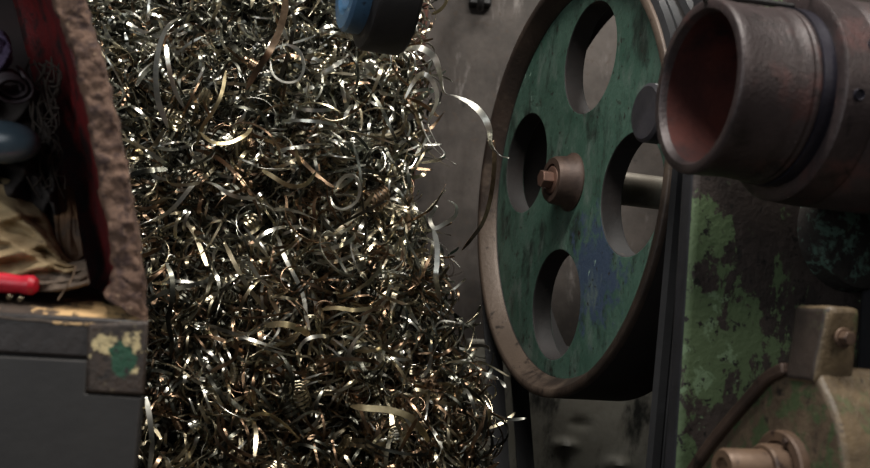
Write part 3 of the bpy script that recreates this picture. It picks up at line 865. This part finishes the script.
E1 = 1.44
traced([(398, 60, 1.47), (405, 50, 1.46), (420, 48, E1), (434, 57, E1), (440, 74, E1), (444, 92, E1), (455, 96, E1), (470, 103, E1), (482, 114, E1), (489, 128, E1), (491, 145, E1), (500, 155, E1), (509, 158, 1.43)],
       .0095, 0, 'long silver steel streamer twisting out from the heap to the flywheel', (.2, 7.0), 110)
traced([(404, 100, 1.47), (415, 80, 1.46), (424, 74, E1), (434, 84, E1), (437, 100, E1), (430, 118, E1), (428, 126, E1), (436, 142, E1), (445, 154, E1), (438, 160, E1), (420, 163, 1.47)],
       .0075, 0, 'curved silver steel ribbon arching off the heap beneath the streamer', (1.2, 4), 90)
traced([(494, 140, 1.50), (494, 170, 1.50), (490, 200, 1.50), (483, 222, 1.49), (472, 238, 1.48), (462, 250, 1.47)],
       .0075, 2, 'dull brown steel ribbon hanging before the left of the flywheel rim', (1.3, .6), 60)
traced([(448, 200, E1), (456, 206, E1), (455, 216, E1), (444, 224, E1), (434, 228, E1), (430, 218, E1), (436, 206, E1), (424, 214, 1.46), (410, 222, 1.48)],
       .006, 0, 'silver looped shaving like a knot in front of the dark wall beside the post', (.4, 3), 90)
traced([(446, 184, E1), (440, 196, E1), (432, 208, E1), (420, 216, 1.46), (405, 224, 1.48)], .0035, 2, 'thin brown sprig of swarf reaching up beside the silver knot', (0, 2), 40)
traced([(433, 228, E1), (437, 245, E1), (437, 262, E1), (436, 278, E1), (440, 300, 1.47)], .0075, 0, 'upright bright silver steel strip below the silver knot', (1.5, 1.9), 50)
traced([(404, 222, 1.46), (406, 238, E1), (418, 262, E1), (422, 285, E1), (428, 300, 1.46)], .004, 3, 'dark thin shaving bending down beside the upright silver strip', (.5, 2), 50)
traced([(440, 292, 1.46), (452, 290, E1), (462, 282, E1), (466, 278, 1.43)], .003, 0, 'fine silver sliver pointing up from the heap edge at mid height', (.5, 2.5), 30)
# fringe low on the right
traced([(450, 330, 1.46), (462, 318, E1), (462, 335, E1), (450, 350, E1), (436, 352, E1), (430, 338, E1), (440, 322, E1), (456, 322, E1)], .004, 0, 'round silver hoop of swarf at the lower right edge of the heap', (.3, .8), 80)
traced([(458, 362, 1.46), (470, 365, E1), (482, 372, E1), (492, 377, E1), (500, 380, E1), (506, 388, 1.43)], .0065, 0, 'silver steel curl reaching from the low heap toward the black belts', (.2, 8), 70)
traced([(465, 398, 1.46), (478, 398, E1), (487, 408, E1), (490, 422, E1), (488, 430, 1.45)], .006, 1, 'straw arched shaving hanging off the low heap edge', (1.2, .5), 50)
traced([(468, 420, 1.46), (476, 432, E1), (482, 442, E1), (490, 452, 1.44)], .008, 0, 'broad silver flake dangling lowest at the heap edge', (1.4, 2.0), 40)
traced([(440, 462, 1.45), (455, 460, E1), (470, 464, E1), (484, 472, 1.44)], .007, 1, 'straw ribbed shaving lying at the foot of the visible heap', (1.2, 1.7), 40)
# large ones on the face
B1 = 1.33
traced([(286, -6, B1), (284, 14, B1), (278, 34, B1), (268, 54, B1), (256, 72, B1 + .02), (246, 90, B1 + .03)], .0095, 2, 'wide brown steel ribbon slanting down from the top of the heap', (1.2, 2.0), 60)
traced([(226, 70, B1 + .02), (222, 92, B1 + .01), (214, 110, B1 + .01), (203, 126, B1 + .02), (196, 146, B1 + .04)], .005, 1, 'straw steel ribbon bowed down the upper middle of the heap', (.9, 1.6), 50)
traced([(168, 128, B1 + .03), (158, 100, B1 + .02), (156, 70, B1 + .01), (160, 44, B1 + .01), (168, 26, B1 + .02), (178, 18, B1 + .04)], .0085, 0, 'tall arched silver ribbon near the rusty cabinet top', (1.4, .9), 60)
traced([(184, 108, B1 + .03), (174, 88, B1 + .02), (168, 62, B1 + .01), (166, 44, B1 + .02)], .006, 0, 'second silver arched ribbon close inside the tall one', (1.0, 1.9), 50)
traced([(200, 132, B1 + .02), (212, 142, B1), (228, 143, B1), (244, 136, B1 + .01), (252, 128, B1 + .03)], .006, 1, 'straw steel crescent cupped in the upper middle of the heap', (.7, 1.5), 50)
traced([(270, 60, B1 + .02), (273, 74, B1), (284, 82, B1), (298, 80, B1), (304, 66, B1), (298, 50, B1 + .02), (286, 44, B1 + .03)], .005, 0, 'large open silver loop right of the wide brown ribbon', (.5, 1.3), 80)
traced([(330, 196, B1 + .05), (334, 206, B1 + .04), (344, 209, B1 + .03), (356, 202, B1 + .03), (360, 190, B1 + .03), (356, 178, B1 + .03), (346, 176, B1 + .03), (338, 184, B1 + .04), (334, 194, B1 + .05)], .0055, 0, 'closed silver ring of swarf below the blue pulley near the heap edge', (.6, 1.1), 80)
traced([(362, 258, B1 + .05), (366, 230, B1 + .04), (362, 200, B1 + .04), (360, 170, B1 + .04), (352, 140, B1 + .05)], .0035, 3, 'long dark upright shaving passing the closed silver ring', (.8, 1.6), 60)
traced([(316, 172, B1 + .03), (306, 184, B1 + .02), (290, 186, B1 + .02), (272, 176, B1 + .02), (262, 170, B1 + .03)], .006, 1, 'straw bent ribbon crossing the middle of the heap above the loops', (.6, 2.0), 50)
traced([(128, 176, B1), (140, 172, B1 - .01), (154, 170, B1 - .01), (168, 169, B1 + .01)], .0075, 3, 'straight dark flat strip sticking out beside the rusty cabinet rim', (1.1, 1.4), 40)
traced([(138, 310, B1), (150, 300, B1 - .02), (166, 292, B1 - .02), (184, 287, B1 - .01), (204, 282, B1), (214, 276, B1 + .02)], .006, 3, 'long grey ribbon slanting upward beside the cabinet corner', (1.3, 1.8), 60)
traced([(166, 262, B1 - .01), (172, 278, B1 - .02), (172, 300, B1 - .02), (168, 320, B1 - .01), (172, 342, B1), (170, 358, B1 + .02)], .006, 3, 'dark hanging ribbon curving down past the cabinet corner', (.9, 1.9), 60)
traced([(264, 326, B1), (282, 324, B1 - .01), (298, 328, B1), (310, 336, B1 + .02)], .0085, 1, 'broad straw strip lying flat across the lower middle heap', (1.2, 1.6), 40)
traced([(322, 309, B1 + .01), (338, 308, B1), (354, 310, B1), (372, 308, B1 + .02)], .0055, 1, 'straight straw strip lying level in the heap below the ring', (1.0, 1.6), 40)
traced([(350, 406, B1), (366, 408, B1 - .01), (388, 410, B1 - .01), (408, 416, B1 - .01), (420, 428, B1), (430, 444, B1 + .02)], .0085, 1, 'long straw gold ribbon bowing down low on the heap', (1.2, 1.5), 60)
traced([(300, 366, B1 + .02), (298, 352, B1 + .01), (306, 340, B1), (320, 336, B1 + .01), (334, 338, B1 + .03)], .005, 0, 'silver hooked shaving between the two straw strips', (.8, 1.8), 50)
traced([(146, 396, B1 + .01), (150, 420, B1), (152, 444, B1), (150, 466, B1 + .01), (148, 480, B1 + .02)], .007, 0, 'silver notched strip hanging beside the grey cabinet panel', (1.2, 2.2), 50)
traced([(300, 440, B1 + .01), (284, 424, B1), (266, 414, B1), (250, 416, B1 + .02)], .005, 1, 'straw hooked shaving low in the centre of the heap', (.7, 1.5), 40)
traced([(432, 14, 1.30), (440, 10, 1.29), (446, 2, 1.29), (446, -8, 1.30)], .007, 1, 'pale straw curl hanging at the right of the blue pulley', (1.1, .4), 36)

# ------------------------------------------------------------------ light
def lamp(name, label, loc, sx, sy, power, col, target):
    o = thing(name, label, 'lamp', loc)
    d = Vector(target) - Vector(loc)
    ld_ = bpy.data.lights.new(name + '_light', 'AREA'); ld_.shape = 'RECTANGLE'; ld_.size = sx; ld_.size_y = sy; ld_.energy = power; ld_.color = col
    l = bpy.data.objects.new('light', ld_); COL.objects.link(l); l.location = loc
    l.rotation_euler = d.to_track_quat('-Z', 'Y').to_euler()
    bpy.data.objects.remove(o)
    return l
lamp('overhead_tube', '', (.0, .42, 2.45), 1.4, .25, 56, (1, .96, .9), (.1, 1.45, .8))
lamp('fill_left', '', (-1.5, -.8, 1.3), 1.5, 1.2, 17, (.92, .97, 1), (.1, 1.5, .7))  # unseen fill added from the left to brighten the swarf
lamp('rear_fill', '', (.52, 1.74, 2.0), .5, .12, 8, (1, .97, .92), (.4, 1.7, .8))  # unseen light added to brighten the shaft and the wall behind the wheel
lamp('fill_right', '', (1.1, -.3, 1.8), .3, .3, 5.5, (1, .93, .84), (.0, 1.0, .7))  # unseen fill added from the right to brighten bracket and boss
# fittings belong to the part they sit on
for child, host in (('hub_bolt', 'hub'), ('lug_bolt', 'lug'), ('flange_bolt', 'flange'), ('pin_hole', 'collar'), ('ferrule', 'handle')):
    for o in list(COL.objects):
        if o.name.split('.')[0] == child and o.parent:
            for q in o.parent.children:
                if q.name.split('.')[0] == host: o.parent = q; break

wd = bpy.data.worlds.new('world'); S.world = wd; wd.use_nodes = True
wd.node_tree.nodes['Background'].inputs[0].default_value = (.55, .6, .65, 1); wd.node_tree.nodes['Background'].inputs[1].default_value = .06

S.view_settings.view_transform = 'Standard'; S.view_settings.look = 'None'; S.view_settings.gamma = 1
S.view_settings.exposure = 0.0; S.view_settings.use_curve_mapping = False
